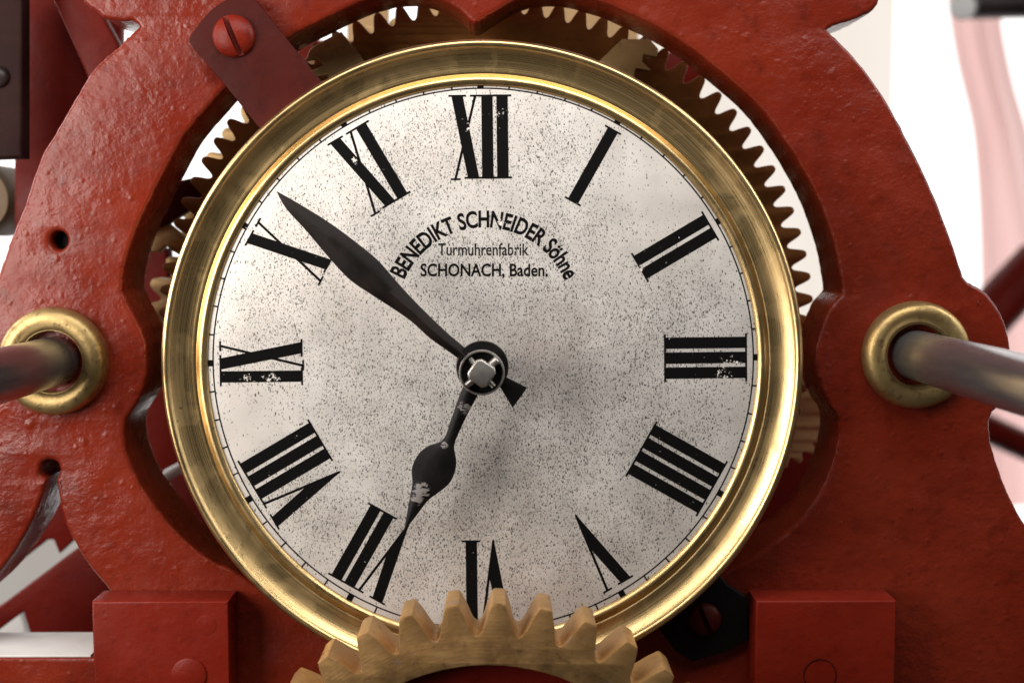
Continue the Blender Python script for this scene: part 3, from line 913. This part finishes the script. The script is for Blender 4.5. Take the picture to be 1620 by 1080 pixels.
rear('iron_lug', [(215, 300), (300, 282), (322, 284), (330, 310), (268, 352), (215, 372)], 0.066, 0.008, DRED, 'dark red lug between the frame and the bezel at left, below the wheel teeth', 'lug')
rear('brass_tongue', [(236, 356), (256, 344), (300, 380), (292, 394), (262, 390), (252, 400), (236, 398)], 0.070, 0.004, BRASS_ARM, 'bright brass tongue in the left gap, above the small wheel', 'tongue')
a = P(262, 752, 0.085); b = P(330, 716, 0.085)
tag(finish(tube_mesh((a[0], 0.085, a[1]), (b[0], 0.085, b[1]), 9.5 * sc(0.085), None, 24, 0.0005), 'white_pin', PALE), 'short white pin in the lower left gap beside the bezel', 'pin')
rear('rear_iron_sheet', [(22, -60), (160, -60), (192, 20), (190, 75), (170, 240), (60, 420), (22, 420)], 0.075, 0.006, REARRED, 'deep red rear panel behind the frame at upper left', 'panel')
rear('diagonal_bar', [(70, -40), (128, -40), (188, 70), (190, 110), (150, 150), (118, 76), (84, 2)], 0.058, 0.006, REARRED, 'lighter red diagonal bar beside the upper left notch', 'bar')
rear('dark_iron_plate', [(-90, -60), (35, -60), (35, 250), (-90, 254)], 0.040, 0.008, steel('brown_iron', (0.016, 0.006, 0.006), (0.03, 0.012, 0.010), 0.5, metal=0.0, spec=0.07), 'dark brown iron plate with bolt at the upper left corner', 'plate')
bp = bpy.data.objects['dark_iron_plate']
c = P(-2, 122, 0.040)
finish(dome_mesh(c[0], c[1], 0.0401, 17 * sc(0.04), 0.0030), 'bolt_head', DARKSTEEL, bp)
c = P(-40, 315, 0.09)
tag(finish(lathe_mesh([(0, 0.09), (52 * sc(0.09), 0.09), (58 * sc(0.09), 0.093), (58 * sc(0.09), 0.12), (0, 0.12)], c[0], c[1], 48), 'brass_bush', BRASS_BUSH), 'brass bush at the left edge below the dark iron plate', 'bush')
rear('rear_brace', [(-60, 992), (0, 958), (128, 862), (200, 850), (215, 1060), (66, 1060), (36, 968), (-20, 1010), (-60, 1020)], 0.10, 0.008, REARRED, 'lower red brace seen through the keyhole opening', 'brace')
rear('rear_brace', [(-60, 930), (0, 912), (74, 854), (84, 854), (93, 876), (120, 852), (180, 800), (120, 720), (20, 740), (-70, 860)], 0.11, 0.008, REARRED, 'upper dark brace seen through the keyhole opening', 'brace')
rear('pale_block', [(-80, 1060), (60, 1060), (32, 970), (-80, 1000)], 0.2, 0.01, PALE, 'pale grey block low in the keyhole opening', 'block')
# ================================================================== FAR THINGS AT RIGHT
def far_bar(p0, p1, r, Y, label, mat=REARRED):
    a = P(*p0, Y); b = P(*p1, Y)
    o = finish(tube_mesh((a[0], Y, a[1]), (b[0], Y + 0.05, b[1]), r * sc(Y), None, 32, 0.002), 'far_red_arm', mat)
    tag(o, label, 'arm', 'blurred red arms far behind at right')
far_bar((1480, 590), (1690, 415), 40, 0.55, 'blurred red arm above the right steel rod')
far_bar((1480, 640), (1700, 738), 24, 0.55, 'blurred red arm below the right steel rod')
# curtain
Yq = 0.95
def curtain():
    me = bpy.data.meshes.new('curtain')
    rowsL = [(1494, -120), (1500, 0), (1516, 100), (1540, 200), (1551, 320), (1556, 480), (1558, 620), (1556, 800)]
    rowsR = [(1575, -120), (1582, 20), (1602, 130), (1625, 210), (1650, 330), (1680, 480), (1700, 620), (1700, 800)]
    Lc = resample(PL(catmull(rowsL, 5, False), Yq), 30); Rc = resample(PL(catmull(rowsR, 5, False), Yq), 30)
    vs, fs = [], []
    N = 40
    for j, (a, b) in enumerate(zip(Lc, Rc)):
        for i in range(N + 1):
            t = i / N
            vs.append((a[0] + (b[0] - a[0]) * t, Yq + 0.005 * math.sin(t * 9 + 0.06 * j) + 0.003 * math.sin(t * 17 + 1), a[1] + (b[1] - a[1]) * t))
    for j in range(29):
        for i in range(N):
            k = j * (N + 1) + i
            fs.append((k, k + 1, k + N + 2, k + N + 1))
    me.from_pydata(vs, [], fs)
    return me
tag(finish(curtain(), 'curtain', CURTAIN), 'pale pink curtain blurred in front of the bright window at right', 'curtain')
def scrim_mat(g=1.0):
    k = NT('cream_scrim_cloth')
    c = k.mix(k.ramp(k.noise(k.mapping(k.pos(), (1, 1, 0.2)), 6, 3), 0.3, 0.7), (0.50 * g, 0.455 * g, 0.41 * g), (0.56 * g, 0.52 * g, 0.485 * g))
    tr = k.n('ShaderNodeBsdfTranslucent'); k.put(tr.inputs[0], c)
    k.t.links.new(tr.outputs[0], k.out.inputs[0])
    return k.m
a = P(1000, 900, 1.4); b = P(1424, -260, 1.4)
tag(quad('window_scrim', a[0], a[1], b[0], b[1], 1.4, scrim_mat()), 'added cream cloth blind over part of the bright window, right of the frame', 'scrim')  # cloth added to give the background its cream wall tone
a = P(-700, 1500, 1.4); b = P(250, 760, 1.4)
tag(quad('window_scrim', a[0], a[1], b[0], b[1], 1.4, scrim_mat(0.45)), 'added cloth dimming the window seen through the keyhole opening at lower left', 'scrim')  # cloth added to tone down the window glow in the keyhole
Ys = 0.55
root = empty('far_shaft', (*[P(1530, 8, Ys)[0], Ys], P(1530, 8, Ys)[1]))
a = P(1536, 6, Ys); b = P(1760, -4, Ys)
finish(tube_mesh((a[0], Ys, a[1]), (b[0], Ys + 0.02, b[1]), 24 * sc(Ys), None, 32, 0.001), 'shaft', DARKSTEEL, root)
finish(lathe_mesh([(0, Ys - 0.012), (18 * sc(Ys), Ys - 0.011), (21 * sc(Ys), Ys - 0.008), (0, Ys - 0.006)], P(1524, 10, Ys - 0.01)[0], P(1524, 10, Ys - 0.01)[1], 32), 'end_cap', PALE, root)
tag(root, 'dark blurred shaft with white end cap at the upper right corner', 'shaft')
